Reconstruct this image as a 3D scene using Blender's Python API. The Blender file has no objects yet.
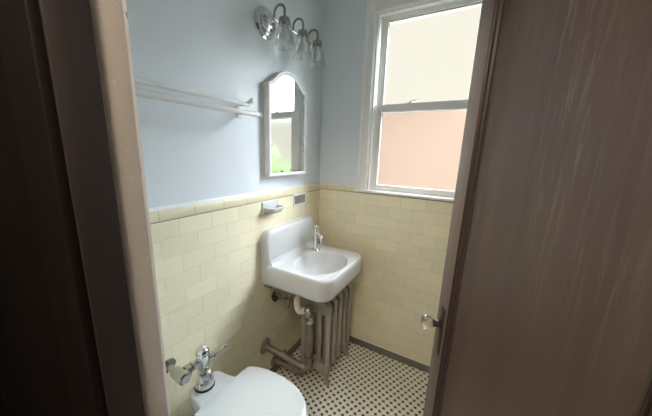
import bpy, bmesh, math, random
from mathutils import Vector, Matrix
random.seed(7)
S = bpy.context.scene
COL = S.collection
PI = math.pi

# ------------------------------------------------------------------ helpers
def tag(o, label=None, cat=None, group=None, kind=None):
    if label: o['label'] = label
    if cat: o['category'] = cat
    if group: o['group'] = group
    if kind: o['kind'] = kind
    return o

def obj(name, bm, mat, parent=None, smooth=True, label=None, kind=None, angle=40):
    bmesh.ops.recalc_face_normals(bm, faces=bm.faces)
    me = bpy.data.meshes.new(name)
    bm.to_mesh(me); bm.free()
    o = bpy.data.objects.new(name, me); COL.objects.link(o)
    for m in (mat if isinstance(mat, (list, tuple)) else [mat]): me.materials.append(m)
    if smooth:
        me.polygons.foreach_set('use_smooth', [True]*len(me.polygons))
        me.set_sharp_from_angle(angle=math.radians(angle))
    if parent: o.parent = parent
    if label: o['label'] = label
    if kind: o['kind'] = kind
    return o

def thing(name, loc=(0, 0, 0), label=None, cat=None, group=None, kind=None, rotz=0):
    o = bpy.data.objects.new(name, None); COL.objects.link(o)
    o.location = loc; o.rotation_euler = (0, 0, rotz); o.empty_display_size = .05
    return tag(o, label, cat, group, kind)

def BM(): return bmesh.new()

def box(bm, lo, hi, bevel=0, seg=2, M=None):
    lo, hi = Vector(lo), Vector(hi)
    vs = [bm.verts.new((x, y, z)) for z in (lo.z, hi.z) for y in (lo.y, hi.y) for x in (lo.x, hi.x)]
    fs = [bm.faces.new([vs[i] for i in f]) for f in ((0, 2, 3, 1), (4, 5, 7, 6), (0, 1, 5, 4), (2, 6, 7, 3), (0, 4, 6, 2), (1, 3, 7, 5))]
    if bevel:
        es = list({e for f in fs for e in f.edges})
        r = bmesh.ops.bevel(bm, geom=es, offset=bevel, segments=seg, profile=.5, affect='EDGES')
        vs = list({v for f in r['faces'] for v in f.verts} | {v for v in vs if v.is_valid})
    if M is not None: bmesh.ops.transform(bm, matrix=M, verts=[v for v in vs if v.is_valid])
    return bm

def frame_mat(p, d):
    d = Vector(d).normalized()
    q = Vector((0, 0, 1)).rotation_difference(d)
    return Matrix.Translation(Vector(p)) @ q.to_matrix().to_4x4()

def lathe(bm, prof, p=(0, 0, 0), d=(0, 0, 1), n=24, cap=True):
    """prof: (radius, height) pairs along axis d from p"""
    M = frame_mat(p, d); rings = []
    for r, h in prof:
        rings.append([bm.verts.new(M @ Vector((r*math.cos(2*PI*i/n), r*math.sin(2*PI*i/n), h))) for i in range(n)])
    loft(bm, rings, cap0=cap and prof[0][0] > 1e-5, cap1=cap and prof[-1][0] > 1e-5)
    return bm

def loft(bm, rings, cap0=True, cap1=True, closed=True):
    n = len(rings[0])
    for a, b in zip(rings, rings[1:]):
        for i in range(n if closed else n-1):
            j = (i+1) % n
            try: bm.faces.new((a[i], a[j], b[j], b[i]))
            except ValueError: pass
    if cap0: bm.faces.new(rings[0][::-1])
    if cap1: bm.faces.new(rings[-1])

def tube(bm, pts, r, n=12, cap=True):
    pts = [Vector(p) for p in pts]
    rs = r if isinstance(r, (list, tuple)) else [r]*len(pts)
    t0 = (pts[1]-pts[0]).normalized()
    up = Vector((0, 0, 1)) if abs(t0.z) < .9 else Vector((1, 0, 0))
    u = t0.cross(up).normalized(); rings = []
    for i, p in enumerate(pts):
        t = (pts[min(i+1, len(pts)-1)]-pts[max(i-1, 0)]).normalized()
        u = (u-t*u.dot(t)).normalized(); v = t.cross(u)
        rings.append([bm.verts.new(p+(u*math.cos(2*PI*k/n)+v*math.sin(2*PI*k/n))*rs[i]) for k in range(n)])
    loft(bm, rings, cap, cap)
    return bm

def smooth_path(pts, rad, seg=6):
    """polyline with rounded corners"""
    pts = [Vector(p) for p in pts]; out = [pts[0]]
    for a, b, c in zip(pts, pts[1:], pts[2:]):
        d1 = (a-b).normalized(); d2 = (c-b).normalized()
        p, q = b+d1*rad, b+d2*rad
        for i in range(seg+1):
            t = i/seg
            out.append(p*(1-t)**2+b*2*t*(1-t)+q*t*t)
    out.append(pts[-1]); return out

def sphere(bm, c, r, sx=1, sy=1, sz=1, seg=16):
    M = Matrix.Translation(Vector(c)) @ Matrix.Diagonal((sx, sy, sz, 1))
    bmesh.ops.create_uvsphere(bm, u_segments=seg, v_segments=seg//2+2, radius=r, matrix=M)
    return bm

def prism(bm, outline, axis, lo, hi, bevel=0, seg=2):
    """outline: list of 2d points; extruded along axis ('x','y','z') from lo to hi"""
    def P(a, b, h): return {'x': (h, a, b), 'y': (a, h, b), 'z': (a, b, h)}[axis]
    r0 = [bm.verts.new(P(a, b, lo)) for a, b in outline]
    r1 = [bm.verts.new(P(a, b, hi)) for a, b in outline]
    loft(bm, [r0, r1])
    if bevel:
        bm.edges.ensure_lookup_table()
        s1 = set(r1)
        es = [e for e in bm.edges if e.verts[0] in s1 and e.verts[1] in s1]
        bmesh.ops.bevel(bm, geom=es, offset=bevel, segments=seg, profile=.5, affect='EDGES')
    return bm

def rrect(x0, x1, y0, y1, radii, seg=8):
    """rounded rectangle, radii for corners (x0y0, x1y0, x1y1, x0y1), counterclockwise"""
    out = []
    for (cx, cy, sx, sy, a0), r in zip(((x0, y0, 1, 1, PI), (x1, y0, -1, 1, 1.5*PI), (x1, y1, -1, -1, 0), (x0, y1, 1, -1, .5*PI)), radii):
        r = max(r, 1e-4); ox, oy = cx+sx*r, cy+sy*r
        for i in range(seg+1):
            a = a0+.5*PI*i/seg
            out.append((ox+r*math.cos(a), oy+r*math.sin(a)))
    return out

# ------------------------------------------------------------------ materials
class NT:
    def __init__(s, name):
        s.m = bpy.data.materials.new(name); s.m.use_nodes = True
        s.t = s.m.node_tree; s.t.nodes.clear()
        s.out = s.t.nodes.new('ShaderNodeOutputMaterial')
    def n(s, typ, props=None, **ins):
        nd = s.t.nodes.new(typ)
        for k, v in (props or {}).items(): setattr(nd, k, v)
        for k, v in ins.items():
            key = int(k[1:]) if k[0] == '_' and k[1:].isdigit() else k.replace('_', ' ')
            s.put(nd.inputs[key], v)
        return nd
    def put(s, sock, v):
        if hasattr(v, 'is_output'): s.t.links.new(v, sock)
        elif hasattr(v, 'outputs'): s.t.links.new(v.outputs[0], sock)
        else: sock.default_value = v
    def math(s, op, a, b=None, c=None):
        nd = s.t.nodes.new('ShaderNodeMath'); nd.operation = op
        s.put(nd.inputs[0], a)
        if b is not None: s.put(nd.inputs[1], b)
        if c is not None: s.put(nd.inputs[2], c)
        return nd.outputs[0]
    def xyz(s, scale=None):
        tc = s.t.nodes.new('ShaderNodeTexCoord')
        sp = s.n('ShaderNodeSeparateXYZ', _0=tc.outputs['Object'])
        return tc.outputs['Object'], sp.outputs[0], sp.outputs[1], sp.outputs[2]
    def mapping(s, scale):
        tc = s.t.nodes.new('ShaderNodeTexCoord')
        mp = s.n('ShaderNodeMapping', Vector=tc.outputs['Object'], Scale=scale)
        return mp.outputs[0]
    def noise(s, vec, scale, detail=3, rough=.5):
        return s.n('ShaderNodeTexNoise', Vector=vec, Scale=scale, Detail=detail, Roughness=rough).outputs['Fac']
    def ramp(s, fac, a, b):
        return s.n('ShaderNodeMapRange', Value=fac, From_Min=a, From_Max=b).outputs[0]
    def mix(s, f, a, b):
        nd = s.t.nodes.new('ShaderNodeMix'); nd.data_type = 'RGBA'
        s.put(nd.inputs[0], f); s.put(nd.inputs[6], a); s.put(nd.inputs[7], b)
        return nd.outputs[2]
    def bump(s, h, strength=.3, dist=.002):
        return s.n('ShaderNodeBump', Height=h, Strength=strength, Distance=dist).outputs[0]
    def bsdf(s, color, rough=.5, metal=0, normal=None, spec=.5, coat=0, **kw):
        b = s.n('ShaderNodeBsdfPrincipled', Base_Color=color, Roughness=rough, Metallic=metal, Specular_IOR_Level=spec, Coat_Weight=coat, Coat_Roughness=.32, **kw)
        if normal is not None: s.put(b.inputs['Normal'], normal)
        s.t.links.new(b.outputs[0], s.out.inputs[0])
        return s.m

def C4(r, g, b): return (r, g, b, 1)

def simple(name, col, rough=.5, metal=0, var=.06, nscale=30, bump=0, bscale=60, spec=.5, coat=0):
    t = NT(name); co, x, y, z = t.xyz()
    f = t.noise(co, nscale)
    c = t.mix(f, C4(*[v*(1-var) for v in col]), C4(*[min(1, v*(1+var)) for v in col]))
    nm = t.bump(t.noise(co, bscale, 4), bump) if bump else None
    return t.bsdf(c, rough, metal, nm, spec, coat)

TP = .0768     # tile pitch
Z0L, Z0B = 1.168, 1.1765
TILE = (.85, .78, .56)
def tile_mat(name, axis, u0, z0):
    t = NT(name); co, x, y, z = t.xyz()
    u = y if axis == 'y' else x
    rz = t.math('DIVIDE', t.math('SUBTRACT', z0, z), TP)
    row = t.math('FLOOR', rz)
    par = t.math('FLOORED_MODULO', row, 2.0)
    c = t.math('ADD', t.math('DIVIDE', t.math('SUBTRACT', u, u0), 2*TP), t.math('MULTIPLY', par, .5))
    fu = t.math('FRACT', c); fz = t.math('FRACT', rz)
    du = t.math('MULTIPLY', t.math('MINIMUM', fu, t.math('SUBTRACT', 1.0, fu)), 2*TP)
    dz = t.math('MULTIPLY', t.math('MINIMUM', fz, t.math('SUBTRACT', 1.0, fz)), TP)
    d = t.math('MINIMUM', du, dz)
    gn = t.noise(co, 14, 3)
    wid = t.math('MULTIPLY_ADD', gn, .0008, .0003)
    g = t.math('SUBTRACT', 1.0, t.n('ShaderNodeMapRange', Value=d, From_Min=wid, From_Max=.0022).outputs[0])
    wn = t.n('ShaderNodeTexWhiteNoise', {'noise_dimensions': '2D'}, Vector=t.n('ShaderNodeCombineXYZ', X=t.math('FLOOR', c), Y=row).outputs[0]).outputs['Value']
    a = [v*.95 for v in TILE]; b = [v*1.03 for v in TILE]
    col = t.mix(wn, C4(*a), C4(*b))
    col = t.mix(t.math('MULTIPLY', g, t.ramp(gn, .2, .9)), col, C4(.54, .48, .32))
    # grime in the joint below the cap course
    dk = t.math('LESS_THAN', t.math('ABSOLUTE', t.math('SUBTRACT', z, z0-.0012)), .0024)
    col = t.mix(t.math('MULTIPLY', dk, .75), col, C4(.12, .09, .05))
    h = t.math('ADD', t.math('MULTIPLY', t.ramp(d, 0, .0035), 1.0), t.math('MULTIPLY', t.noise(co, 25, 2), .35))
    tilt = t.math('MULTIPLY', wn, .3)
    nm = t.bump(t.math('ADD', h, tilt), .35, .0015)
    return t.bsdf(col, t.math('MULTIPLY_ADD', g, .3, .3), 0, nm, .4)

def cap_mat(name, axis, u0):
    t = NT(name); co, x, y, z = t.xyz()
    u = y if axis == 'y' else x
    f = t.math('FRACT', t.math('DIVIDE', t.math('SUBTRACT', u, u0), .1485))
    d = t.math('MULTIPLY', t.math('MINIMUM', f, t.math('SUBTRACT', 1.0, f)), .1485)
    g = t.math('SUBTRACT', 1.0, t.ramp(d, .0006, .0018))
    col = t.mix(t.noise(co, 9), C4(.76, .69, .44), C4(.82, .75, .52))
    col = t.mix(t.math('MULTIPLY', g, .6), col, C4(.3, .25, .15))
    return t.bsdf(col, .3, 0, t.bump(t.ramp(d, 0, .003), .3, .001), .4)

def floor_mat():
    t = NT('pinwheel_mosaic'); co, x, y, z = t.xyz()
    U = .01435
    ux = t.math('DIVIDE', t.math('SUBTRACT', x, .383-.5*U), U)
    uy = t.math('DIVIDE', t.math('SUBTRACT', y, -.287-.5*U), U)
    i = t.math('FLOOR', ux); j = t.math('FLOOR', uy)
    s = t.math('FLOORED_MODULO', t.math('ADD', t.math('MULTIPLY_ADD', j, 2.0, i), .01), 5.0)
    s = t.math('FLOOR', s)
    dot = t.math('LESS_THAN', s, .5)
    s2 = t.math('COMPARE', s, 2.0, .1); s3 = t.math('COMPARE', s, 3.0, .1); s4 = t.math('COMPARE', s, 4.0, .1)
    fx = t.math('ADD', t.math('FRACT', ux), t.math('ADD', s2, s4))
    fy = t.math('ADD', t.math('FRACT', uy), t.math('ADD', s3, s4))
    size = t.math('SUBTRACT', 2.0, dot)
    d = t.math('MINIMUM', t.math('MINIMUM', fx, t.math('SUBTRACT', size, fx)), t.math('MINIMUM', fy, t.math('SUBTRACT', size, fy)))
    gr = t.math('LESS_THAN', d, .055)
    n1 = t.noise(co, 8, 4); n2 = t.noise(co, 60, 2)
    white = t.mix(n1, C4(.80, .77, .65), C4(.90, .88, .76))
    dark = t.mix(n2, C4(.035, .031, .020), C4(.06, .054, .038))
    col = t.mix(dot, white, dark)
    col = t.mix(gr, col, t.mix(n1, C4(.24, .22, .16), C4(.40, .37, .28)))
    nm = t.bump(t.ramp(d, .02, .12), .3, .001)
    return t.bsdf(col, t.math('MULTIPLY_ADD', gr, .35, .38), 0, nm, .4)

def wood_mat(name, dark, light, rough=.38, scale=(60, 60, 1.6), spec=.5, scratch=0, coat=0):
    t = NT(name); v = t.mapping(scale)
    n1 = t.noise(v, 1.0, 5, .6)
    v2 = t.mapping((scale[0]*.12, scale[1]*.12, scale[2]*.5))
    n2 = t.noise(v2, 1.0, 3)
    f = t.ramp(t.math('MULTIPLY_ADD', n2, .6, t.math('MULTIPLY', n1, .5)), .35, .8)
    col = t.mix(f, C4(*dark), C4(*light))
    rg = t.math('MULTIPLY_ADD', n1, .12, rough)
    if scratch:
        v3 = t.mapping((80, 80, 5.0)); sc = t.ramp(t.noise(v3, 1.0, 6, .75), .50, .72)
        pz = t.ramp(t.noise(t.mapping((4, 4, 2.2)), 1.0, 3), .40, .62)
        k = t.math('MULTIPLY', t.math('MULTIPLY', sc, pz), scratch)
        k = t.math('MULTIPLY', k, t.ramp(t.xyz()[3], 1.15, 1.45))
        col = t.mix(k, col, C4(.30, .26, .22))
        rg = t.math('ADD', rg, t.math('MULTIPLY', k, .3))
    return t.bsdf(col, rg, 0, t.bump(n1, .12, .001), spec, coat)

def paint_mat(name, col, rough=.55):
    t = NT(name); co, x, y, z = t.xyz()
    n1 = t.noise(co, 2.2, 4); n2 = t.noise(co, 45, 3); n3 = t.noise(co, 5, 5, .65)
    c = t.mix(n1, C4(*[v*.96 for v in col]), C4(*[min(1, v*1.03) for v in col]))
    h = t.math('ADD', t.math('MULTIPLY', n2, .25), t.math('MULTIPLY', n3, 1.0))
    return t.bsdf(c, rough, 0, t.bump(h, .16, .006), .35)

def jamb_mat():
    t = NT('worn_taupe_paint'); co, x, y, z = t.xyz()
    n1 = t.noise(t.mapping((20, 20, 3)), 1.0, 4); n2 = t.noise(co, 60, 4, .7)
    c = t.mix(n1, C4(.48, .445, .39), C4(.57, .53, .465))
    chip = t.math('MULTIPLY', t.ramp(n2, .62, .66), t.ramp(y, -1.474, -1.458))
    c = t.mix(chip, c, C4(.62, .58, .52))
    return t.bsdf(c, .55, 0, t.bump(t.math('SUBTRACT', n1, chip), .3, .002), .4)

def chip_white_mat():
    t = NT('chipped_white_paint'); co, x, y, z = t.xyz()
    n = t.noise(t.mapping((70, 70, 24)), 1.0, 4, .65)
    c = t.mix(t.ramp(n, .66, .70), C4(.90, .88, .84), C4(.40, .32, .26))
    return t.bsdf(c, .5, 0, t.bump(n, .4, .002), .4)

def glassy(name, tint, refl=1.0, rough=.03):
    """thin clear glass: see-through with a fresnel reflection"""
    t = NT(name)
    lw = t.n('ShaderNodeLayerWeight', Blend=.25)
    f = t.math('MULTIPLY_ADD', t.math('POWER', lw.outputs[1], 2.0), .5*refl, .07*refl)
    tr = t.n('ShaderNodeBsdfTransparent', Color=C4(*tint)); gl = t.n('ShaderNodeBsdfGlossy', Color=C4(1, 1, 1), Roughness=rough)
    mx = t.n('ShaderNodeMixShader', _0=f, _1=tr.outputs[0], _2=gl.outputs[0])
    t.t.links.new(mx.outputs[0], t.out.inputs[0]); return t.m

def frosted(name, tint, rough):
    t = NT(name); co, x, y, z = t.xyz()
    n = t.math('ADD', t.n('ShaderNodeTexWave', Vector=co, Scale=70.0, Distortion=1.0).outputs['Fac'], t.noise(co, 120, 2))
    g = t.n('ShaderNodeBsdfGlass', {'distribution': 'BECKMANN'}, Color=C4(*tint), Roughness=rough, IOR=1.45, Normal=t.bump(n, .04, .001))
    t.t.links.new(g.outputs[0], t.out.inputs[0]); return t.m

def mirror_mat():
    t = NT('old_mirror'); co, x, y, z = t.xyz()
    n = t.noise(co, 55, 4, .7)
    # desilvered spots hug the bottom and side edges of the glass
    ez = t.math('SUBTRACT', z, 1.319)
    ey = t.math('MINIMUM', t.math('SUBTRACT', y, -.564), t.math("SUBTRACT", -.275, y))
    e = t.math('MINIMUM', t.math('MULTIPLY', ez, .6), t.math('MULTIPLY', ey, 1.6))
    k = t.math('GREATER_THAN', t.math('SUBTRACT', n, t.math('MULTIPLY', e, 14.0)), .46)
    col = t.mix(k, C4(.86, .89, .88), C4(.10, .085, .07))
    b = t.n('ShaderNodeBsdfPrincipled', Base_Color=col, Metallic=t.math('SUBTRACT', 1.0, k), Roughness=t.math('MULTIPLY_ADD', k, .6, .03))
    t.t.links.new(b.outputs[0], t.out.inputs[0]); return t.m

M_PAINT = paint_mat('pale_blue_wall_paint', (.76, .805, .815))
M_CEIL = paint_mat('white_ceiling_paint', (.87, .87, .86))
M_TRIM = simple('white_trim_paint', (.88, .86, .82), .38, var=.03, bump=.05)
M_TILE_L = tile_mat('cream_tile_left', 'y', -1.0974, Z0L)
M_TILE_B = tile_mat('cream_tile_back', 'x', .4545, Z0B)
M_CAP_L = cap_mat('cream_cap_left', 'y', -1.174)
M_CAP_B = cap_mat('cream_cap_back', 'x', .06)
M_BASE = simple('olive_grey_base_tile', (.16, .16, .12), .35, var=.1, nscale=14)
M_CAULK = simple('white_caulk', (.78, .78, .76), .5)
M_FLOOR = floor_mat()
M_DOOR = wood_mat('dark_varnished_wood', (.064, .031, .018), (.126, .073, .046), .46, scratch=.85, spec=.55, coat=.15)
M_MOULD = wood_mat('dark_moulding_wood', (.030, .015, .010), (.055, .030, .021), .40)
M_STILE = wood_mat('worn_lit_stile_wood', (.14, .092, .070), (.25, .178, .142), .42, scratch=.5, spec=.6, coat=.1)  # worn varnish, with window light also put into its lighter colour
M_JAMBW = wood_mat('dark_jamb_wood', (.019, .0135, .0125), (.030, .0215, .020), .5)
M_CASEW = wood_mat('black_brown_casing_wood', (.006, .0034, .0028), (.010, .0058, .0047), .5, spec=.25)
M_HALLF = wood_mat('hall_floor_wood', (.05, .03, .02), (.1, .06, .035), .4, (2, 50, 50))
M_JAMB = jamb_mat()
M_CHIP = chip_white_mat()
M_PORC = simple('white_porcelain', (.62, .63, .615), .10, var=.015, nscale=5, spec=.55)
M_SEAT = simple('white_seat_plastic', (.585, .62, .61), .16, var=.01, nscale=5)
M_CHROME = simple('chrome', (.72, .72, .71), .10, 1, var=.04)
M_CHROMED = simple('aged_chrome', (.50, .49, .46), .24, 1, var=.15, nscale=60)
M_CHROMED2 = simple('dark_reflecting_chrome', (.34, .33, .31), .18, 1, var=.1)
M_PIPE = simple('grimy_brown_pipe', (.26, .215, .175), .42, .25, var=.3, nscale=35, bump=.2)
M_TRAP = simple('chalky_painted_elbow', (.60, .56, .49), .5, 0, var=.2, nscale=40, bump=.2)
M_RAD = simple('aged_silver_radiator_paint', (.37, .34, .29), .40, .15, var=.12, nscale=25, bump=.12)
M_DARKM = simple('dark_bronze', (.06, .042, .032), .4, .6, var=.2)
M_RUBBER = simple('black_rubber', (.02, .02, .02), .6)
M_WHITEM = simple('thick_white_enamel_paint', (.84, .84, .81), .35, var=.05, bump=.25, bscale=90)
M_GREYPL = simple('dull_grey_metal', (.27, .255, .23), .45, .2, var=.15)
M_EXT = simple('border_dimming_paint', (.055, .048, .042), .6)  # dark colour added to stop sash edges shining around the panes
M_MIRROR = mirror_mat()
M_SHADE = glassy('clear_shade_glass', (.90, .915, .91), 1.6, .04)
M_BULB = simple('frosted_bulb', (.78, .77, .74), .3)
M_CRYSTAL = None
def _crystal():
    t = NT('crystal'); return t.bsdf(C4(.97, .97, .97), .02, 0, None, .5, Transmission_Weight=1.0, IOR=1.5)
M_CRYSTAL = _crystal()
M_GLASS_U = frosted('obscure_glass', (.99, .99, .98), .16)
M_GLASS_L = frosted('obscure_glass_lower', (.97, .97, .96), .16)
M_STUCCO = simple('peach_stucco', (.54, .365, .282), .8, var=.05, nscale=1.5)
M_ROOF = simple('brown_roof_tile', (.2, .12, .09), .8)
M_LEAF = simple('leaf_green', (.16, .30, .07), .6, var=.5, nscale=4)
M_BARK = simple('bark', (.12, .08, .05), .8)
M_GROUND = simple('yard_ground', (.05, .07, .035), .9)

# ------------------------------------------------------------------ room shell
XR, YF, ZC, YH = 1.62, -1.467, 2.62, -1.552   # right wall, front wall (bathroom face), ceiling, hall face
XJ, XH = .498, 1.219                            # door opening
wl = obj('wall_left', box(BM(), (-.14, YF, 0), (-.010, .10, ZC)), M_PAINT, kind='structure', smooth=False)
tag(wl, 'pale blue painted wall on the left above cream tile')
obj('tile_wainscot', box(BM(), (-.010, YF, .0), (0, 0, Z0L)), M_TILE_L, wl, False, kind='structure')
cp = BM(); prism(cp, [(-.010, Z0L+.0008), (.0015, Z0L+.0008), (.0025, Z0L+.003), (.0030, Z0L+.026), (.0020, Z0L+.036), (-.001, Z0L+.0405), (-.010, Z0L+.0415)], 'y', YF, 0)
obj('tile_cap', cp, M_CAP_L, wl, kind='structure', angle=60)
cp = BM(); prism(cp, [(-.011, Z0L+.0405), (-.001, Z0L+.0405), (-.0015, Z0L+.045), (-.006, Z0L+.0525), (-.011, Z0L+.055)], 'y', YF, 0)
obj('paint_ledge', cp, M_CAULK, wl, kind='structure', angle=60)

# back wall with the window hole
WX0, WX1, WZ0, WZ1 = .362, .985, 1.195, 2.275
def holed(x0, x1, z0, z1, y0, y1):
    b = BM()
    box(b, (x0, y0, z0), (WX0, y1, z1)); box(b, (WX1, y0, z0), (x1, y1, z1))
    box(b, (WX0, y0, z0), (WX1, y1, WZ0-.02)); box(b, (WX0, y0, WZ1), (WX1, y1, z1)); return b
wb = obj('wall_back', holed(-.010, XR+.12, 0, ZC, .008, .20), M_PAINT, kind='structure', smooth=False)
tag(wb, 'grey-blue painted window wall above cream tile')
obj('tile_wainscot', box(BM(), (0, 0, 0), (XR, .008, Z0B)), M_TILE_B, wb, False, kind='structure')
cp = BM(); prism(cp, [(.008, Z0B+.0008), (-.0015, Z0B+.0008), (-.0025, Z0B+.003), (-.003, Z0B+.022), (-.002, Z0B+.030), (.001, Z0B+.034), (.008, Z0B+.035)], 'x', 0, .298)
obj('tile_cap', cp, M_CAP_B, wb, kind='structure', angle=60)
wr = obj('wall_right', box(BM(), (XR, YF, 0), (XR+.12, .008, ZC)), M_PAINT, kind='structure', smooth=False)
wf = BM()
box(wf, (-.14, YH, 0), (XJ-.02, YF, ZC)); box(wf, (XH+.02, YH, 0), (XR+.12, YF, ZC)); box(wf, (XJ-.02, YH, 2.07), (XH+.02, YF, ZC))
obj('wall_front', wf, M_PAINT, kind='structure', smooth=False)
obj('ceiling', box(BM(), (-.14, YF, ZC), (XR+.12, .2, ZC+.1)), M_CEIL, kind='structure', smooth=False)
fl = obj('floor', box(BM(), (-.14, YH, -.1), (XR+.12, .2, 0)), M_FLOOR, kind='structure', smooth=False)
tag(fl, 'white and black pinwheel mosaic tile floor')
def baseprof(s): return [(0, .0), (s*.012, .0), (s*.010, .006), (s*.008, .038), (s*.006, .0455), (s*.0, .0490)]
b = BM(); prism(b, [(p[0], p[1]) for p in baseprof(1)], 'y', YF, 0)
obj('baseboard_left', b, M_BASE, kind='structure', angle=50)
b = BM(); prism(b, [(p[0], p[1]) for p in baseprof(-1)], 'x', 0, XR)
bb = obj('baseboard_back', b, M_BASE, kind='structure', angle=50)
b = BM(); box(b, (0, -.0055, .0485), (XR, 0, .0525), .001, 1)
obj('grout_edge', b, M_CAULK, bb, kind='structure')

# hall behind the camera
hx0, hx1, hy0 = -.5, 2.4, -3.0
obj('wall_hall', box(BM(), (hx0-.1, hy0-.1, 0), (hx1+.1, hy0, ZC)), M_CEIL, kind='structure', smooth=False)
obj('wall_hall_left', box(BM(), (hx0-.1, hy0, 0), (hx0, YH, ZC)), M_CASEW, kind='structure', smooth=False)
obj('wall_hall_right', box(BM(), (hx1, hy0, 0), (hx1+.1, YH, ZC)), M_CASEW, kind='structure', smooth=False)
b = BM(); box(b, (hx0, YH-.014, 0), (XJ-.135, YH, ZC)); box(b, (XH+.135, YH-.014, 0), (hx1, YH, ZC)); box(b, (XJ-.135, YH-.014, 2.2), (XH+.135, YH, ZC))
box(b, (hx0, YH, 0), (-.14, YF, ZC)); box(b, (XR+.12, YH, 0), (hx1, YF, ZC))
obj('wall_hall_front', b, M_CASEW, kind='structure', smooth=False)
obj('ceiling_hall', box(BM(), (hx0-.1, hy0-.1, ZC), (hx1+.1, YF, ZC+.1)), M_CEIL, kind='structure', smooth=False)
obj('floor_hall', box(BM(), (hx0-.1, hy0-.1, -.1), (hx1+.1, YH, 0)), M_HALLF, kind='structure', smooth=False)

# door frame
tr = thing('trim_1', (XJ, YH, 0), 'worn wooden door frame at the left of the doorway', kind='structure')
def fr(name, lo, hi, mat, bev=.0015, label=None):
    b = box(BM(), lo, hi, bev, 2); bmesh.ops.translate(b, verts=b.verts, vec=(-XJ, -YH, 0))
    return obj(name, b, mat, tr, kind='structure', label=label)
fr('painted_jamb', (XJ-.018, -1.505, 0), (XJ, YF+.0105, 2.05), M_JAMB, label='worn taupe painted rabbet of the jamb')
fr('painted_jamb', (XH, -1.505, 0), (XH+.02, YF, 2.05), M_JAMB)
fr('painted_jamb', (XJ-.02, -1.505, 2.05), (XH+.02, YF, 2.07), M_JAMB)
fr('dark_stop', (XJ-.02, YH-.004, 0), (XJ+.010, -1.503, 2.04), M_JAMBW, label='dark stained stop of the jamb')
fr('dark_stop', (XH-.010, YH-.004, 0), (XH+.02, -1.503, 2.04), M_JAMBW)
fr('dark_stop', (XJ-.02, YH-.004, 2.04), (XH+.02, -1.503, 2.07), M_JAMBW)
fr('casing', (XJ-.130, YH-.018, 0), (XJ+.004, YH-.003, 2.06), M_CASEW, .003)
fr('casing', (XH-.004, YH-.018, 0), (XH+.130, YH-.003, 2.06), M_CASEW, .003)
fr('casing', (XJ-.130, YH-.018, 2.06), (XH+.130, YH-.003, 2.2), M_CASEW, .003)
fr('painted_edge', (XJ-.10, YF-.0005, 0), (XJ-.0145, YF+.0175, 2.06), M_CHIP, .010, label='chipped white edge of the bathroom casing')
fr('painted_edge', (XJ-.017, YF-.012, 0), (XJ-.0012, YF+.0185, 2.049), M_CHIP, .005, label='chipped white edge of the bathroom casing')
fr('painted_edge', (XH+.03, YF-.001, 0), (XH+.10, YF+.011, 2.06), M_CHIP, .003)
fr('painted_edge', (XJ-.10, YF-.001, 2.07), (XH+.10, YF+.011, 2.14), M_CHIP, .003)

# ------------------------------------------------------------------ window
wn = thing('window_1', (.67, .05, 1.195), 'white wooden sash window with frosted panes', kind='structure')
def wpart(name, bm, mat, label=None, parent=None):
    bmesh.ops.translate(bm, verts=bm.verts, vec=(-.67, -.05, -1.195))
    return obj(name, bm, mat, parent or wn, label=label)
b = BM()
for x0, x1, s in ((.308, .364, 1), (.983, 1.039, -1)):
    box(b, (x0, -.012, 1.197), (x1, .010, 2.40), .002, 2)
    if s > 0: box(b, (x0-.004, -.018, 1.197), (x0+.016, .010, 2.415), .004, 2)
    else: box(b, (x1-.016, -.018, 1.197), (x1+.004, .010, 2.415), .004, 2)
box(b, (.362, -.0112, 2.272), (.985, .0095, 2.3985), .002, 2); box(b, (.318, -.0165, 2.396), (1.029, .0095, 2.413), .004, 2)
wpart('casing', b, M_TRIM)
b = BM()   # reveal and stops
for x0, x1 in ((.344, .368), (.979, 1.003)):
    box(b, (x0, -.004, 1.190), (x1, .17, 2.285), .001, 1)
box(b, (.366, -.0035, 2.268), (.981, .169, 2.292), .001, 1)
for x0, x1 in ((.366, .380), (.967, .981)): box(b, (x0, .004, 1.20), (x1, .026, 2.27), .003, 2)
box(b, (.379, .0045, 2.256), (.968, .0255, 2.269), .003, 2)
wpart('reveal', b, M_TRIM)
b = BM(); box(b, (.288, -.030, 1.183), (1.062, .03, 1.199), .004, 3); wpart('stool', b, M_TRIM)
b = BM(); box(b, (.344, .03, 1.165), (1.003, .20, 1.199), .002, 1); wpart('outer_sill', b, M_TRIM)
def sash(name, y0, y1, z0, z1, st, bot, top, label):
    x0, x1 = .376, .971; ym = y0+.009
    def half(ya, yb, k):
        b = BM()
        box(b, (x0+k, ya, z0+k), (x0+st-k, yb, z1-k), .002, 2); box(b, (x1-st+k, ya, z0+k), (x1-k, yb, z1-k), .002, 2)
        box(b, (x0+st-.004, ya+.0003, z0+k), (x1-st+.004, yb-.0003, z0+bot-k), .002, 2); box(b, (x0+st-.004, ya+.0003, z1-top+k), (x1-st+.004, yb-.0003, z1-k), .002, 2)
        return b
    o = wpart(name, half(y0, ym, 0), M_TRIM, label)
    wpart('outer_frame', half(ym+.002, y1, .001), M_EXT, 'outer side of the sash, darkened to dim the bright pane border', o)
    return o
lo = sash('lower_sash', .030, .060, 1.199, 1.750, .053, .038, .048, 'lower white sash')
up = sash('upper_sash', .064, .094, 1.702, 2.270, .048, .048, .030, 'upper white sash')
b = box(BM(), (.426, .0355, 1.234), (.921, .0385, 1.706)); wpart('pane', b, M_GLASS_L, 'lower frosted pane', lo)
b = box(BM(), (.421, .0695, 1.747), (.926, .0725, 2.243)); wpart('pane', b, M_GLASS_U, 'upper frosted pane', up)
b = BM()   # sash lock
lathe(b, [(.012, 0), (.012, .004), (.007, .007), (.007, .012)], (.60, .045, 1.750), (0, 0, 1), 14)
tube(b, [(.595, .045, 1.759), (.615, .038, 1.762), (.640, .034, 1.768)], [.005, .005, .003], 8)
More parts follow.
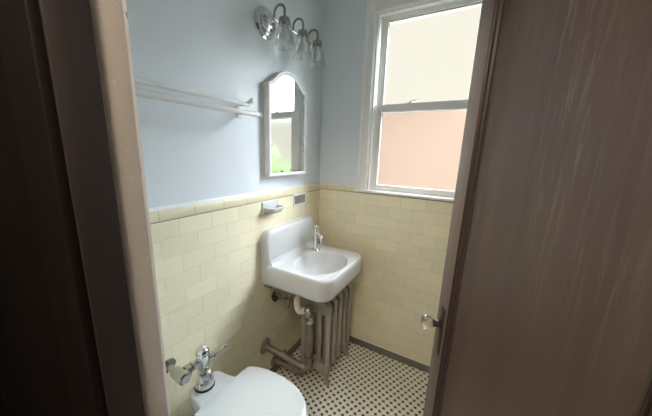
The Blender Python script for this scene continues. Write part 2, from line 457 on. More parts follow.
box(b, (.578, .034, 1.7495), (.622, .056, 1.753), .001, 1)
wpart('sash_lock', b, M_WHITEM)

# ------------------------------------------------------------------ door (open into the bathroom)
DW, DT = .711, .035
hinge = Vector((1.204, -1.452, 0)); edge = Vector((.944, -.790, 0))
ang = math.atan2(edge.y-hinge.y, edge.x-hinge.x)
dr = thing('door_1', hinge, 'dark brown varnished wood panel door standing open', kind='structure')
dr.rotation_euler = (0, math.radians(.7), 0)
dr.rotation_euler = (Matrix.Rotation(math.radians(.7), 3, 'Y') @ Matrix.Rotation(ang, 3, 'Z')).to_euler()
# local: x from hinge to free edge, y>0 is the visible (left) face: face at y=0, body towards -y
def dp(name, lo, hi, mat=None, bev=.003, parent=None, label=None):
    return obj(name, box(BM(), lo, hi, bev, 2), mat or M_DOOR, parent or dr, label=label)
SWD = .096
dp('stile', (0.004, -DT, .008), (.078, 0, 2.035)); dp('stile', (DW-SWD, -DT, .008), (DW, 0, 2.035), M_STILE, label='worn stile at the free edge, window light painted into its lighter colour')
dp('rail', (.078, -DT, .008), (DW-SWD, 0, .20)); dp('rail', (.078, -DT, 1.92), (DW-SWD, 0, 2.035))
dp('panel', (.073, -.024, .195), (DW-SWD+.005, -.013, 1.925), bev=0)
def mould(name, a, c, inward):
    """stepped moulding from a to c on both faces; inward = direction from frame towards panel"""
    b = BM(); a, c, w = Vector(a), Vector(c), Vector(inward)
    prof = [(-.002, -.014), (-.002, .0005), (.0015, .003), (.006, .003), (.0085, -.002), (.012, -.003), (.0145, -.001), (.018, -.003), (.020, -.009), (.026, -.0105), (.028, -.0135)]
    for s in (0, 1):
        R = []
        for q in (a, c):
            R.append([b.verts.new(q+w*u+Vector((0, v if s == 0 else -DT-v, 0))) for u, v in prof])
        loft(b, R)
    return obj(name, b, M_MOULD, dr, angle=35)
x0, x1, z0, z1 = .078, DW-SWD, .20, 1.92
mould('moulding', (x1, 0, z0), (x1, 0, z1), (-1, 0, 0)); mould('moulding', (x0, 0, z0), (x0, 0, z1), (1, 0, 0))
mould('moulding', (x0, 0, z0), (x1, 0, z0), (0, 0, 1)); mould('moulding', (x0, 0, z1), (x1, 0, z1), (0, 0, -1))
KX, KZ = DW-.055, .902
for s in (1, -1):
    y0 = 0 if s > 0 else -DT
    b = BM(); box(b, (KX-.018, min(y0, y0+s*.003), KZ-.105), (KX+.018, max(y0, y0+s*.003), KZ+.06), .0012, 2)
    obj('escutcheon', b, M_DARKM, dr, label='dark metal key plate')
    b = BM(); lathe(b, [(.017, 0), (.017, .004), (.0115, .007), (.010, .018), (.013, .022), (.013, .026)], (KX, y0+s*.003, KZ), (0, s, 0), 18)
    kn = obj('knob_shank', b, M_DARKM, dr)
    b = BM(); lathe(b, [(.013, 0), (.021, .005), (.0255, .015), (.0255, .022), (.020, .031), (.012, .034)], (KX, y0+s*.029, KZ), (0, s, 0), 12)
    obj('door_knob', b, M_CRYSTAL, dr, smooth=False, label='clear faceted crystal knob')
for hz in (.25, 1.75):
    b = BM(); lathe(b, [(.006, 0), (.006, .09)], (.0, .006, hz), (0, 0, 1), 10); obj('hinge', b, M_DARKM, dr)

# ------------------------------------------------------------------ sink
SY0, SY1, SX1 = -.640, -.135, .440
sk = thing('wall_sink', (0, (SY0+SY1)/2, .675), 'white porcelain wall-hung sink with tall backsplash and oval bowl', 'sink')
def sk_obj(name, bm, mat, label=None):
    bmesh.ops.translate(bm, verts=bm.verts, vec=(0, -(SY0+SY1)/2, -.675))
    return obj(name, bm, mat, sk, label=label, angle=55)
b = BM(); rings = []
def sring(dx, z, rad, back=0.001):
    n = 14
    pts = rrect(back, SX1-dx, SY0+dx, SY1-dx, (.004, rad, rad, .004), 8)
    full = []
    for i, p in enumerate(pts):       # same number of points on every ring
        q = pts[(i+1) % len(pts)]
        full.append(p)
        if i % 9 == 8: full += [(p[0]+(q[0]-p[0])*j/n, p[1]+(q[1]-p[1])*j/n) for j in range(1, n)]
    pts = full
    rings.append([b.verts.new((x, y, z)) for x, y in pts])
BC = Vector((.262, -.395))
def bring(a, c, z, cx=0, cy=0):
    ref = rings[0]; out = []
    for v in ref:
        th = math.atan2((v.co.y-BC.y)/c, (v.co.x-BC.x)/a)
        out.append(b.verts.new((BC.x+cx+a*math.cos(th), BC.y+cy+c*math.sin(th), z)))
    rings.append(out)
RZ = .800
sring(.030, .682, .060); sring(.016, .675, .066); sring(.006, .681, .074); sring(.001, .70, .078); sring(0, .76, .080)
sring(.0005, .785, .080); sring(.004, RZ-.006, .078); sring(.012, RZ, .072); sring(.018, RZ-.001, .066); sring(.024, RZ-.0055, .06, .03); sring(.030, RZ-.0075, .055, .03)
bring(.160, .203, RZ-.0078); bring(.152, .194, RZ-.008); bring(.148, .190, RZ-.0095); bring(.145, .187, RZ-.014); bring(.141, .182, RZ-.028); bring(.118, .154, RZ-.075)
bring(.090, .116, RZ-.108); bring(.045, .055, RZ-.120); bring(.022, .022, RZ-.123)
loft(b, rings)
sk_obj('basin', b, M_PORC)
# backsplash: rounded shoulders, rolled top, fillet down to the deck
b = BM(); R = []
for xx, sh in ((.001, .0), (.030, .0), (.040, .003), (.046, .009), (.049, .018)):
    pts = rrect(SY0+sh, SY1-sh, .77, 1.000-sh, (.001, .001, .055-sh*.5, .055-sh*.5), 10)
    R.append([b.verts.new((xx, y, z)) for y, z in pts])
# front face leans out slightly towards the deck
loft(b, R)
for v in b.verts:
    if v.co.x > .045 and v.co.z < .9: v.co.x += .006
sk_obj('backsplash', b, M_PORC)
b = BM()   # cove between backsplash and deck
prof = [(.050, .85), (.0535, .826), (.059, .808), (.070, .7955), (.090, .7915), (.088, .780), (.045, .780)]
prism(b, [(x, z) for x, z in prof], 'y', SY0+.022, SY1-.022)
sk_obj('cove', b, M_PORC)
b = BM(); lathe(b, [(.021, 0), (.020, .003), (.012, .0025), (.011, -.002)], (BC.x, BC.y, RZ-.124), (0, 0, 1), 20); sk_obj('drain', b, M_CHROME, 'chrome drain ring')
b = BM(); lathe(b, [(.010, 0), (.010, .004), (.005, .005)], (.112, BC.y, RZ-.062), (.8, 0, .5), 14); sk_obj('overflow', b, M_CHROMED)
for yy in (SY0+.02, SY1-.06): sk_obj('bracket', box(BM(), (.0, yy, .650), (.05, yy+.03, .690), .004, 2), M_CHROMED)

# faucet on the far end of the deck
FX, FY, FZ = .122, -.245, .791
fc = thing('faucet', (FX, FY, FZ), 'small chrome pillar faucet on the sink deck', 'faucet')
def fo(name, bm, label=None):
    bmesh.ops.scale(bm, vec=(1.25, 1.25, 1.2), verts=bm.verts); return obj(name, bm, M_CHROME, fc, label=label)
b = BM(); lathe(b, [(.025, 0), (.026, .004), (.021, .009), (.015, .014), (.0135, .05), (.0145, .078), (.0165, .084), (.0165, .094), (.012, .102), (.009, .108)], (0, 0, 0), (0, 0, 1), 20); fo('body', b)
b = BM(); tube(b, smooth_path([(0, 0, .088), (.028, -.022, .112), (.064, -.048, .104), (.070, -.052, .066)], .022, 6), [.010]*7+[.0095]*9, 12); fo('spout', b)
b = BM(); lathe(b, [(.009, .105), (.008, .125), (.012, .13), (.013, .138), (.008, .145)], (0, 0, 0), (0, 0, 1), 16)
tube(b, [(-.015, .009, .135), (.015, -.009, .135)], [.0045, .0045], 10); tube(b, [(-.009, -.015, .135), (.009, .015, .135)], [.0045, .0045], 10)
for sx, sy in ((-.016, .0095), (.016, -.0095), (-.0095, -.016), (.0095, .016)): sphere(b, (sx, sy, .135), .0055, seg=10)
fo('cross_handle', b)

# ------------------------------------------------------------------ radiator
NS, RP = 5, .074
RX0, RX1, RY0, RH = .150, .362, -.440, .570
rd = thing('radiator', ((RX0+RX1)/2, RY0+RP*(NS-1)/2, 0), 'old silver-grey cast iron column radiator beneath the sink', 'radiator')
def section():
    b = BM(); w = RX1-RX0; r = .0180
    xs = [-w/2+r+(w-2*r)*i/3 for i in range(4)]
    # outer loop with rounded top shoulders
    def fl(pts, rr, sy=.92):
        n0 = len(b.verts); tube(b, pts, rr, 12)
    zt, zb = RH-.022, .105
    fl(smooth_path([(xs[0], 0, zb), (xs[0], 0, zt), (xs[3], 0, zt), (xs[3], 0, zb)], .045, 8), r)
    for x in xs[1:3]: fl([(x, 0, zb-.005), (x, 0, zt)], r*.80)
    # solid webs at the top and bottom hubs
    out = rrect(-w/2+.004, w/2-.004, RH-.085, RH-.010, (.02, .02, .035, .035), 6)
    prism(b, out, 'y', -.019, .019)
    out = rrect(-w/2+.004, w/2-.004, .085, .150, (.025, .025, .02, .02), 6)
    prism(b, out, 'y', -.019, .019)
    fl([(xs[0], 0, .11), (xs[3], 0, .11)], .020)
    # hub rings that join the sections
    for z in (RH-.05, .115):
        lathe(b, [(.022, -.037), (.025, -.030), (.027, -.015), (.027, .015), (.025, .030), (.022, .037)], (0, 0, z), (0, 1, 0), 16)
    return b
def foot_bm(s):
    b = BM(); w = RX1-RX0
    x = s*(w/2-.022); R = []
    for z, hx, hy, ox in ((.115, .024, .016, 0), (.07, .018, .014, 0), (.03, .014, .012, .004*s), (.012, .016, .013, .008*s), (0, .022, .016, .010*s)):
        R.append([b.verts.new((x+ox+hx*math.cos(a), hy*math.sin(a), z)) for a in [2*PI*i/14 for i in range(14)]])
    loft(b, R); return b
s0 = obj('section', section(), M_RAD, rd, angle=50)
s0.location = (0, -RP*(NS-1)/2, 0)
for i in range(1, NS):
    c = s0.copy(); COL.objects.link(c); c.parent = rd; c.location = (0, RP*(i-(NS-1)/2), 0)
for i in (0, NS-1):
    for s in (-1, 1):
        f = obj('foot', foot_bm(s), M_RAD, rd, angle=50); f.location = (0, RP*(i-(NS-1)/2), 0)
b = BM(); lathe(b, [(.030, 0), (.030, .006), (.022, .012), (.012, .014)], (0, -RP*(NS-1)/2-.022, RH-.05), (0, -1, 0), 8); obj('end_plug', b, M_RAD, rd)
b = BM(); lathe(b, [(.028, 0), (.028, .008), (.020, .02), (.020, .034)], (-.02, -RP*(NS-1)/2-.012, .115), (0, -1, 0), 8); obj('end_plug', b, M_RAD, rd)

# steam pipe to the radiator (low, behind the drain pipe)
sp = thing('steam_pipe', (0, -.535, .075), 'short dark pipe low on the wall behind the drain pipe', 'pipe')
def rel(bm, base): bmesh.ops.translate(bm, verts=bm.verts, vec=-Vector(base)); return bm
b = BM(); tube(b, smooth_path([(.0, -.535, .085), (.195, -.535, .085), (.215, -.515, .09), (.222, -.496, .112)], .02), .016, 12); obj('pipe', rel(b, (0, -.535, .075)), M_PIPE, sp)
b = BM(); lathe(b, [(.036, 0), (.035, .004), (.026, .010), (.018, .013)], (0.001, -.535, .085), (1, 0, 0), 20); obj('wall_flange', rel(b, (0, -.535, .075)), M_PIPE, sp)

# ------------------------------------------------------------------ sink drain
DY = -.53
dn = thing('drain_pipe', (.262, DY, .10), 'grey drain pipe running from under the sink to a wall flange', 'pipe')
def do(name, bm, mat, label=None): return obj(name, rel(bm, (.262, DY, .10)), mat, dn, label=label, angle=45)
b = BM(); tube(b, smooth_path([(BC.x, BC.y, .69), (BC.x-.02, BC.y-.01, .625), (.185, -.50, .610), (.170, DY, .565), (.190, DY, .500), (.235, DY, .528), (.262, DY, .535)], .028, 6), .019, 14)
do('trap_elbow', b, M_TRAP, 'pale chalky trap elbow')
b = BM(); lathe(b, [(.0225, 0), (.0225, .06)], (.262, DY, .478), (0, 0, 1), 18)
lathe(b, [(.030, 0), (.030, .022), (.026, .026)], (.262, DY, .534), (0, 0, 1), 8)
lathe(b, [(.030, 0), (.030, .024), (.025, .028)], (.262, DY, .462), (0, 0, 1), 8)
lathe(b, [(.024, 0), (.024, .03), (.018, .034)], (.262, DY, .508), (1, -.25, 0), 14)
do('tee', b, M_CHROMED, 'dull metal tee with slip nuts')
b = BM(); tube(b, [(.262, DY, .215), (.262, DY, .47)], .0185, 16); do('riser', b, M_PIPE)
b = BM(); tube(b, smooth_path([(.262, DY, .235), (.262, DY, .150), (.205, DY-.028, .165)], .04, 8), .0235, 16)
lathe(b, [(.029, 0), (.029, .020)], (.262, DY, .215), (0, 0, 1), 10)
do('floor_elbow', b, M_PIPE)
b = BM(); tube(b, [(.215, DY-.022, .162), (.0, -.618, .250)], .0195, 16)
lathe(b, [(.026, 0), (.026, .022)], (.118, -.570, .202), (-.22, -.09, .09), 10)
do('waste_arm', b, M_PIPE)
b = BM(); lathe(b, [(.050, 0), (.049, .004), (.040, .010), (.028, .013), (.024, .022)], (.001, -.618, .252), (1, .2, -.1), 24); do('wall_flange', b, M_PIPE, 'round brown wall flange')

# supply stop valve below the sink
SV = (0, -.535, .560)
sv = thing('supply_valve', SV, 'small dark supply valve on the wall under the sink', 'valve')
b = BM(); tube(b, [(.0, -.535, .560), (.125, -.530, .553)], .0095, 12); lathe(b, [(.021, 0), (.020, .004), (.011, .007)], (.0005, -.535, .560), (1, 0, 0), 16); obj('stub_pipe', rel(b, SV), M_PIPE, sv)
b = BM(); lathe(b, [(.012, -.020), (.017, -.016), (.017, .016), (.012, .020)], (.042, -.534, .559), (1, 0, 0), 8)
lathe(b, [(.013, 0), (.013, .014)], (.075, -.532, .556), (1, 0, 0), 8); tube(b, [(.042, -.534, .559), (.040, -.566, .565)], .0075, 10)
obj('valve_body', rel(b, SV), M_PIPE, sv)
b = BM(); lathe(b, [(.006, 0), (.022, .002), (.023, .008), (.008, .011)], (.040, -.564, .565), (-.05, -1, .15), 10); obj('handle', rel(b, SV), M_DARKM, sv, label='dark round handle')
b = BM(); lathe(b, [(.013, -.014), (.016, -.012), (.016, .012), (.013, .014)], (.112, -.531, .554), (1, 0, 0), 8); tube(b, [(.112, -.531, .554), (.112, -.531, .515)], .009, 10); lathe(b, [(.012, 0), (.012, .016)], (.112, -.531, .503), (0, 0, 1), 8); obj('drain_nipple', rel(b, SV), M_CHROMED, sv)
b = BM(); tube(b, smooth_path([(.112, -.53, .555), (.112, -.50, .63), (FX, FY-.02, .66), (FX, FY, .76)], .03), .005, 8); obj('supply_tube', rel(b, SV), M_CHROMED, sv)

# ------------------------------------------------------------------ toilet
TY, TZ = -1.083, .42
tl = thing('toilet', (.33, TY, 0), 'white tankless toilet with closed lid against the tiled wall', 'toilet')
def to(name, bm, mat, label=None): return obj(name, rel(bm, (.33, TY, 0)), mat, tl, label=label, angle=50)
def egg(cx, back, front, hw, n=48, p=2.2):
    out = []
    for i in range(n):
        a = 2*PI*i/n; c, s = math.cos(a), math.sin(a)
        ex = front if c > 0 else back
        pw = p if c > 0 else 2.6
        rr = 1/((abs(c)**pw+abs(s)**pw)**(1/pw))
        out.append((cx+ex*c*rr, TY+hw*s*rr))
    return out
b = BM(); R = []
for z, cx, bk, frn, hw in ((0, .30, .17, .17, .115), (.02, .30, .17, .17, .115), (.05, .30, .155, .15, .10), (.14, .31, .15, .15, .095), (.22, .32, .16, .19, .125), (.30, .34, .17, .225, .165), (.36, .36, .185, .235, .183), (.385, .36, .188, .238, .186), (.395, .36, .185, .236, .184), (.398, .36, .17, .22, .17),
                          (.396, .36, .13, .185, .130), (.36, .36, .12, .17, .118), (.25, .35, .09, .11, .08), (.20, .34, .05, .06, .05)):
    R.append([b.verts.new((x, y, z*1.055)) for x, y in egg(cx, bk, frn, hw*.955)])
loft(b, R); to('bowl', b, M_PORC)
b = BM(); R = []
for z, g in ((.255, -.03), (.30, -.012), (.345, 0), (.388, 0), (.395, -.003), (.398, -.010)):
    pts = [(.042-g, -.050-g), (.065, -.080-g), (.11, -.082-g), (.16, -.088-g), (.24, -.14-g), (.27, -.14), (.27, .14), (.24, .14+g), (.16, .088+g), (.11, .082+g), (.065, .080+g), (.042-g, .050+g)]
    R.append([b.verts.new((x, TY+y, z*1.055)) for x, y in pts])
loft(b, R)
dk = to('rear_deck', b, M_PORC)
mod = dk.modifiers.new('s', 'SUBSURF'); mod.levels = mod.render_levels = 2
def lidshape(grow):
    pts = []
    cx, hw, bx, fx = .372, .179+grow, .190-grow, .582+grow
    n = 40
    for i in range(n+1):
        a = -PI/2+PI*i/n
        pw = 2.15; c, s = max(math.cos(a), 0), math.sin(a)
        rr = 1/((abs(c)**pw+abs(s)**pw)**(1/pw))
        pts.append((cx+(fx-cx)*c*rr, TY+hw*s*rr))
    # back curve tapering to a straight hinge edge
    back = []
    for i in range(1, 13):
        t = i/13
        x = cx-(cx-bx)*math.sin(t*PI/2)**.9
        yy = hw-(hw-.124-grow)*(1-math.cos(t*PI/2))
        back.append((x, TY+yy))
    back.append((bx+.006, TY+.124+grow)); back.append((bx, TY+.120+grow))
    return pts+back+[(x, 2*TY-y) for x, y in back[::-1]]
def slab(z0, z1, rb, dome=0):
    b = BM(); R = []
    for z, g in ((z0, -.006), (z0+.003, 0), (z1-rb, 0), (z1-rb*.4, -rb*.35), (z1, -rb*1.1), (z1+dome*.6, -rb*1.1-.03), (z1+dome, -rb*1.1-.075)):
        R.append([b.verts.new((x, y, z)) for x, y in lidshape(g)])
    loft(b, R); return b
to('seat', slab(.4205, .436, .005), M_SEAT)
to('lid', slab(.4375, .452, .006, .004), M_SEAT)
for s in (-1, 1):
    b = BM(); lathe(b, [(.011, 0), (.011, .03)], (.216, TY+s*.07-.015, .438), (0, 1, 0), 14); lathe(b, [(.014, 0), (.013, .012), (.010, .02)], (.216, TY+s*.07, .418), (0, 0, 1), 14)
    to('hinge', b, M_SEAT)

# flush valve
VX, VY = .088, TY-.014
fv = thing('flush_valve', (VX, VY, .4203), 'chrome flush valve with lever handle behind the toilet seat', 'flush valve')
def vo(name, bm, mat=M_CHROME, label=None): bmesh.ops.scale(bm, vec=(1, 1, .90), verts=rel(bm, (VX, VY, .4203)).verts); return obj(name, bm, mat, fv, label=label, angle=35)
b = BM(); lathe(b, [(.041, 0), (.042, .006), (.040, .012)], (VX, VY, .4203), (0, 0, 1), 28); vo('gasket', b, M_RUBBER, 'black rubber ring')
b = BM(); lathe(b, [(.039, .008), (.040, .014), (.036, .034), (.029, .038), (.027, .055), (.0255, .058), (.0255, .066), (.028, .068), (.028, .076), (.020, .079), (.020, .098)], (VX, VY, .4203), (0, 0, 1), 24); vo('spud_coupling', b)
b = BM(); lathe(b, [(.0225, .088), (.0225, .108), (.019, .112), (.019, .128), (.026, .133), (.0275, .150), (.0275, .178), (.0245, .182), (.0245, .186), (.029, .188), (.029, .196), (.026, .203), (.018, .211), (.008, .2145), (.0, .215)], (VX, VY, .4203), (0, 0, 1), 28)
lathe(b, [(.017, 0), (.017, .028), (.0205, .029), (.0205, .040), (.016, .042)], (VX, VY-.012, .4203+.152), (0, -1, 0), 18)
vo('body', b)
HB = Vector((VX+.010, VY+.018, .4203+.148)); hd = Vector((.30, .72, .10)).normalized()
b = BM(); lathe(b, [(.0165, 0), (.0165, .014), (.019, .016), (.019, .024), (.013, .028), (.009, .034)], HB, hd, 16)
e1 = HB+hd*.032; vo('handle_socket', b)
b = BM(); tube(b, [e1, e1+Vector((.008, .020, .009)), e1+Vector((.018, .043, .024))], [.0055, .0048, .0062], 10); sphere(b, e1+Vector((.018, .043, .024)), .0065, seg=10)
vo('lever', b, M_CHROME, 'slim chrome lever')
PZ = .4203+.152; SYV = -1.198
b = BM(); tube(b, [(VX, SYV, PZ), (VX, VY-.04, PZ)], .0135, 14)
lathe(b, [(.021, 0), (.021, .020), (.017, .023)], (VX, VY-.080, PZ), (0, 1, 0), 8); vo('supply_arm', b, M_CHROMED)
b = BM(); lathe(b, [(.014, -.088), (.014, -.04), (.021, -.036), (.024, -.024), (.024, .012), (.027, .014), (.027, .034), (.023, .037), (.020, .034), (.017, .034), (.015, .039)], (VX, SYV, PZ), (1, 0, 0), 22); vo('stop_valve', b, M_CHROMED)
b = BM(); lathe(b, [(.034, 0), (.033, .005), (.022, .011), (.015, .013)], (.001, SYV, PZ), (1, 0, 0), 22); vo('wall_flange', b, M_CHROMED)

# ------------------------------------------------------------------ medicine cabinet
MD = .028
mc = thing('medicine_cabinet', (0, -.413, 1.29), 'white arched medicine cabinet with mirror on the left wall', 'cabinet')
def mo(name, bm, mat, label=None, angle=35): return obj(name, rel(bm, (0, -.413, 1.29)), mat, mc, label=label, angle=angle)
def arch(y0, y1, z0, zs, zt, n=14):
    ym, h = (y0+y1)/2, (y1-y0)/2
    pts = [(y0, z0), (y1, z0), (y1, zs)]
    for i in range(1, n*2):
        t = 1-2*i/(n*2); u = abs(t)
        k = .5+.5*math.cos(PI*min(1, u)**1.35)
        pts.append((ym+h*t, zs+(zt-zs)*k))
    pts.append((y0, zs)); return pts
Y0, Y1 = -.585, -.258
HX, HY = .014, Y0            # the door stands slightly ajar, hinged on its near side
DROT = Matrix.Translation((HX, HY, 0)) @ Matrix.Rotation(math.radians(-3), 4, 'Z') @ Matrix.Translation((-HX, -HY, 0))
o1, i1 = arch(Y0, Y1, 1.300, 1.790, 1.872), arch(Y0+.021, Y1-.017, 1.319, 1.777, 1.850)
b = BM(); prism(b, [(y, z) for y, z in arch(Y0+.003, Y1-.003, 1.303, 1.787, 1.869)], 'x', -.0095, HX-.001); mo('case', b, M_WHITEM)
b = BM()
def aring(p, x): return [b.verts.new((x, y, z)) for y, z in p]
def shrink(p, q, t): return [(a[0]*(1-t)+c[0]*t, a[1]*(1-t)+c[1]*t) for a, c in zip(p, q)]
loft(b, [aring(i1, HX+.001), aring(o1, HX+.001), aring(o1, MD-.003), aring(shrink(o1, i1, .15), MD), aring(shrink(o1, i1, .75), MD-.001), aring(i1, MD-.005), aring(i1, HX+.001)], False, False)
bmesh.ops.transform(b, matrix=DROT, verts=b.verts)
mo('door_frame', b, M_WHITEM)
b = BM(); prism(b, arch(Y0+.019, Y1-.015, 1.317, 1.779, 1.852), 'x', MD-.011, MD-.0065)
# the glass keeps unrotated object coordinates for its edge spots
mg = obj('mirror_glass', b, M_MIRROR, mc, label='old mirror glass with worn edges')
mg.matrix_basis = Matrix.Translation((0, .413, -1.29)) @ DROT
b = BM(); lathe(b, [(.003, 0), (.003, .005), (.006, .008), (.005, .012)], (MD-.003, Y1-.008, 1.45), (1, 0, 0), 12); bmesh.ops.transform(b, matrix=DROT, verts=b.verts); mo('knob', b, M_WHITEM)

# ------------------------------------------------------------------ towel bar
tb = thing('towel_bar', (0, -1.0, 1.62), 'white-painted double towel bar on the left wall', 'towel bar')
def bo(name, bm): return obj(name, rel(bm, (0, -1.0, 1.62)), M_WHITEM, tb, angle=45)
YB = -.752
for yb in (YB, -1.33):
    b = BM(); box(b, (-.0105, yb-.020, 1.590), (-.004, yb+.020, 1.668), .003, 2); bo('wall_plate', b)
    b = BM(); tube(b, smooth_path([(-.006, yb, 1.650), (.040, yb+.006, 1.652), (.050, yb+.018, 1.664)], .015, 5), .0095, 10)
    sphere(b, (.052, yb+.020, 1.667), .0125, seg=12)
    tube(b, smooth_path([(-.006, yb, 1.615), (.05, yb+.004, 1.612), (.094, yb+.010, 1.603)], .03, 5), .0105, 10)
    bo('bracket_arm', b)
b = BM(); tube(b, [(.038, -1.36, 1.648), (.038, YB+.012, 1.648)], .0092, 12); bo('back_bar', b)
b = BM(); tube(b, [(.092, -1.37, 1.602), (.092, YB+.028, 1.602)], .0108, 12); sphere(b, (.092, YB+.030, 1.602), .0135, seg=14); bo('front_bar', b)

# ------------------------------------------------------------------ light fixture
LZ = 2.072
lf = thing('vanity_light', (0, -.59, LZ), 'chrome three-arm vanity light with clear glass bell shades', 'light fixture')
def lo_(name, bm, mat=M_CHROME, parent=None, label=None, angle=40): return obj(name, rel(bm, (0, -.59, LZ)), mat, parent or lf, label=label, angle=angle)
b = BM(); lathe(b, [(.074, 0), (.074, .006), (.066, .012), (.064, .012), (.062, .020), (.052, .026), (.050, .026), (.047, .033), (.030, .038), (.018, .040)], (-.0095, -.566, LZ-.006), (1, 0, 0), 36); lo_('canopy', b, angle=25)
b = BM(); lathe(b, [(.014, 0), (.012, .01), (.010, .02), (.010, .04)], (.028, -.576, LZ-.008), (1, 0, 0), 16); tube(b, [(.066, -.600, 2.062), (.066, -.262, 2.062)], .0075, 14)
sphere(b, (.066, -.600, 2.062), .010, seg=12); sphere(b, (.066, -.262, 2.062), .010, seg=12); sphere(b, (.066, -.590, 2.060), .013, seg=12); lo_('bar', b)
SX = .128
for yy in (-.580, -.428, -.284):
    b = BM()
    pts = [(.066, yy, 2.062)]+[(.097+.031*math.cos(PI-PI*i/12), yy, 2.090+.030*math.sin(PI-PI*i/12)) for i in range(13)]+[(SX, yy, 2.055)]
    tube(b, pts, .0060, 10); lo_('arm', b, M_CHROMED2)
    b = BM(); lathe(b, [(.007, .030), (.016, .028), (.025, .022), (.0275, .010), (.029, .0), (.029, -.006), (.026, -.008)], (SX, yy, 2.034), (0, 0, 1), 22); lo_('shade_holder', b, M_CHROMED2)
    b = BM(); pr = [(.025, 0), (.031, -.007), (.0365, -.020), (.040, -.042), (.0415, -.062), (.046, -.082), (.055, -.098)]
    lathe(b, pr+[(r-.0016, h) for r, h in pr[::-1]], (SX, yy, 2.030), (0, 0, 1), 28, cap=False); lo_('glass_shade', b, M_SHADE, label='clear glass bell shade')
    b = BM(); lathe(b, [(.010, 0), (.011, -.012), (.012, -.02), (.019, -.038), (.021, -.052), (.015, -.068), (.004, -.074)], (SX, yy, 2.027), (0, 0, 1), 18); lo_('bulb', b, M_BULB)

# ------------------------------------------------------------------ soap dish and wall plate
sd = thing('soap_dish', (0, -.545, 1.125), 'white ceramic soap dish set into the tiled wall', 'soap dish')
def so(name, bm): return obj(name, rel(bm, (0, -.533, 1.125)), M_PORC, sd, angle=50)
b = BM(); prism(b, rrect(-.612, -.478, 1.088, 1.160, (.008,)*4, 4), 'x', -.004, .007, .003); so('back_plate', b)
b = BM(); R = []
for g, z in ((-.018, 1.096), (-.006, 1.102), (0, 1.116), (.002, 1.127), (-.003, 1.130), (-.008, 1.126), (-.014, 1.117)):
    R.append([b.verts.new((x, y, z)) for x, y in rrect(.0, .070+g, -.602-g, -.488+g, (.003, .032, .032, .003), 8)])
loft(b, R); so('tray', b)
wp = thing('wall_plate', (0, -.262, 1.13), 'small grey metal plate framed in white set in the tile near the corner', 'plate')
b = BM(); prism(b, rrect(-.334, -.190, 1.091, 1.170, (.005,)*4, 4), 'x', -.004, .004, .002); obj('frame', rel(b, (0, -.262, 1.13)), M_CAULK, wp)
b = BM(); prism(b, rrect(-.322, -.202, 1.103, 1.158, (.003,)*4, 4), 'x', .003, .0055, .001)
for yy in (-.30, -.224): lathe(b, [(.004, 0), (.003, .0015)], (.0055, yy, 1.1305), (1, 0, 0), 10)
obj('plate', rel(b, (0, -.262, 1.13)), M_GREYPL, wp, label='dull grey plate')

# ------------------------------------------------------------------ unseen fill lamp added in the hall
def lamp_mat():
    t = NT('fill_globe_glow'); e = t.n('ShaderNodeEmission', Color=C4(1.0, .82, .64), Strength=LAMP)
    t.t.links.new(e.outputs[0], t.out.inputs[0]); return t.m
LAMP = 66  # assumed lamp behind the camera, added to lift back wall and floor
hl = thing('hall_fill_lamp', (1.0, -2.25, ZC), 'unseen globe lamp added in the hall to brighten the bathroom', 'fill lamp')
b = BM(); lathe(b, [(.09, 0), (.09, -.02), (.05, -.04), (.025, -.06), (.025, -.12), (.055, -.13), (.055, -.15)], (0, 0, 0), (0, 0, 1), 24); obj('lamp_base', b, M_CHROMED, hl)
b = BM(); sphere(b, (0, 0, -.27), .13, seg=24); obj('globe', b, lamp_mat(), hl)

# ------------------------------------------------------------------ outside the window
obj('ground', box(BM(), (-14, .25, -3.3), (18, 22, -3.0)), M_GROUND, kind='structure', smooth=False)
hs = thing('neighbouring_house', (-2.6, 6.5, -3.0), 'peach stucco house wall seen blurred through the frosted lower pane', 'building')
b = box(BM(), (-9, 4.0, -3.0), (1.75, 9.0, 2.40)); obj('wall', rel(b, (-2.6, 6.5, -3.0)), M_STUCCO, hs, False)
b = BM(); prism(b, [(3.98, 2.39), (9.05, 2.39), (6.5, 2.75)], 'x', -9.1, 1.85); obj('roof', rel(b, (-2.6, 6.5, -3.0)), M_ROOF, hs, False)
for k, (tx, ty, th, tr_) in enumerate(((5.4, 4.2, 4.1, 1.5), (8.3, 5.6, 4.6, 1.7))):
    t = thing('leafy_tree', (tx, ty, -3.0), ('nearer' if k == 0 else 'farther')+' green tree seen only as a blur in the mirror reflection', 'tree')
    b = BM(); tube(b, [(0, 0, 0), (0, 0, th*.6)], [.14, .09], 10); obj('trunk', b, M_BARK, t)
    b = BM()
    for q in range(420):
        a, cz = random.uniform(0, 2*PI), random.uniform(-1, 1); rr = tr_*random.uniform(.6, 1)**.5
        s_ = math.sqrt(1-cz*cz); c = Vector((rr*s_*math.cos(a), rr*s_*math.sin(a), th*.72+rr*cz*.8))
        n = Vector((random.gauss(0, 1), random.gauss(0, 1), random.gauss(0, 1))).normalized(); u = n.orthogonal().normalized()*random.uniform(.12, .26); v = n.cross(u)*.6
        b.faces.new([b.verts.new(c+p) for p in (u, v, -u, -v)])
    obj('crown', b, M_LEAF, t, False)

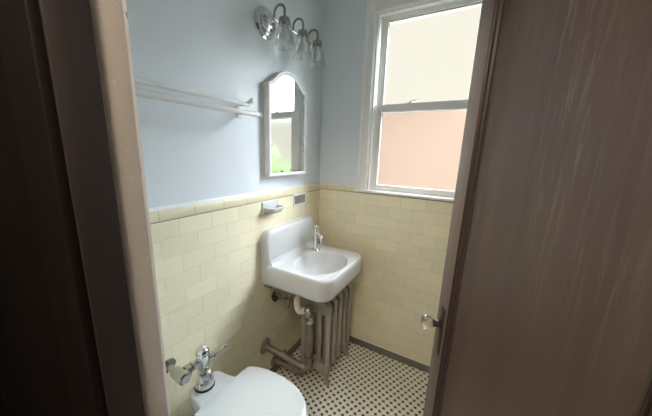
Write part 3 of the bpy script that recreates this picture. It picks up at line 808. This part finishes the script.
# ------------------------------------------------------------------ sky, brighter towards the right
W = bpy.data.worlds.new('sky'); S.world = W; W.use_nodes = True
nt = W.node_tree; nt.nodes.clear()
def wnode(t): return nt.nodes.new(t)
wo = wnode('ShaderNodeOutputWorld'); bg = wnode('ShaderNodeBackground'); tc = wnode('ShaderNodeTexCoord')
def ramp_(sock, lo, hi, k):
    m = wnode('ShaderNodeMapRange'); m.interpolation_type = 'SMOOTHSTEP'; m.inputs[1].default_value = lo; m.inputs[2].default_value = hi
    m.inputs[3].default_value = 0; m.inputs[4].default_value = k
    nt.links.new(sock, m.inputs[0]); return m.outputs[0]
nrm = wnode('ShaderNodeVectorMath'); nrm.operation = 'NORMALIZE'; nt.links.new(tc.outputs['Generated'], nrm.inputs[0])
dp_ = wnode('ShaderNodeVectorMath'); dp_.operation = 'DOT_PRODUCT'
az, el = math.radians(47), math.radians(33)
dp_.inputs[1].default_value = Vector((math.sin(az)*math.cos(el), math.cos(az)*math.cos(el), math.sin(el)))
nt.links.new(nrm.outputs[0], dp_.inputs[0])
sx = wnode('ShaderNodeSeparateXYZ'); nt.links.new(nrm.outputs[0], sx.inputs[0])
SKY_HIGH, SKY_SUN = 84, 88
ad = wnode('ShaderNodeMath'); ad.operation = 'ADD'
hi_ = wnode('ShaderNodeMath'); hi_.operation = 'MULTIPLY'
nt.links.new(ramp_(sx.outputs[2], .43, .74, SKY_HIGH), hi_.inputs[0]); nt.links.new(ramp_(sx.outputs[1], .05, .30, 1.0), hi_.inputs[1])
nt.links.new(hi_.outputs[0], ad.inputs[0]); nt.links.new(ramp_(dp_.outputs['Value'], .89, .985, SKY_SUN), ad.inputs[1])
vs = wnode('ShaderNodeVectorMath'); vs.operation = 'MULTIPLY_ADD'
nt.links.new(ad.outputs[0], vs.inputs[0]); vs.inputs[1].default_value = (.90, 1.0, 1.15); vs.inputs[2].default_value = (1.02, .985, .86)
nt.links.new(vs.outputs[0], bg.inputs[0]); bg.inputs[1].default_value = 1.0
nt.links.new(bg.outputs[0], wo.inputs[0])

# ------------------------------------------------------------------ camera
cam = bpy.data.cameras.new('camera'); co = bpy.data.objects.new('camera', cam); COL.objects.link(co); S.camera = co
yaw, pitch, roll, F = .5112, .2065, .0302, 266.52
cy, sy, cp_, sp_ = math.cos(yaw), math.sin(yaw), math.cos(pitch), math.sin(pitch)
fwd = Vector((-sy*cp_, cy*cp_, -sp_)); rt = Vector((cy, sy, 0)); upv = rt.cross(fwd)
r2 = rt*math.cos(roll)+upv*math.sin(roll); u2 = -rt*math.sin(roll)+upv*math.cos(roll)
mw = Matrix((r2, u2, -fwd)).transposed().to_4x4(); mw.translation = Vector((1.0159, -1.708, 1.442))
co.matrix_world = mw
cam.sensor_fit = 'HORIZONTAL'; cam.sensor_width = 36; cam.lens = 36*F/652; cam.clip_start = .01; cam.clip_end = 100

S.view_settings.view_transform = 'Standard'; S.view_settings.look = 'None'; S.view_settings.gamma = 1; S.view_settings.use_curve_mapping = False
S.view_settings.exposure = 0.0
S.cycles.use_guiding = True
S.cycles.max_bounces = 16; S.cycles.diffuse_bounces = 8; S.cycles.transmission_bounces = 10; S.cycles.transparent_max_bounces = 16; S.cycles.glossy_bounces = 6
S.cycles.use_denoising = True
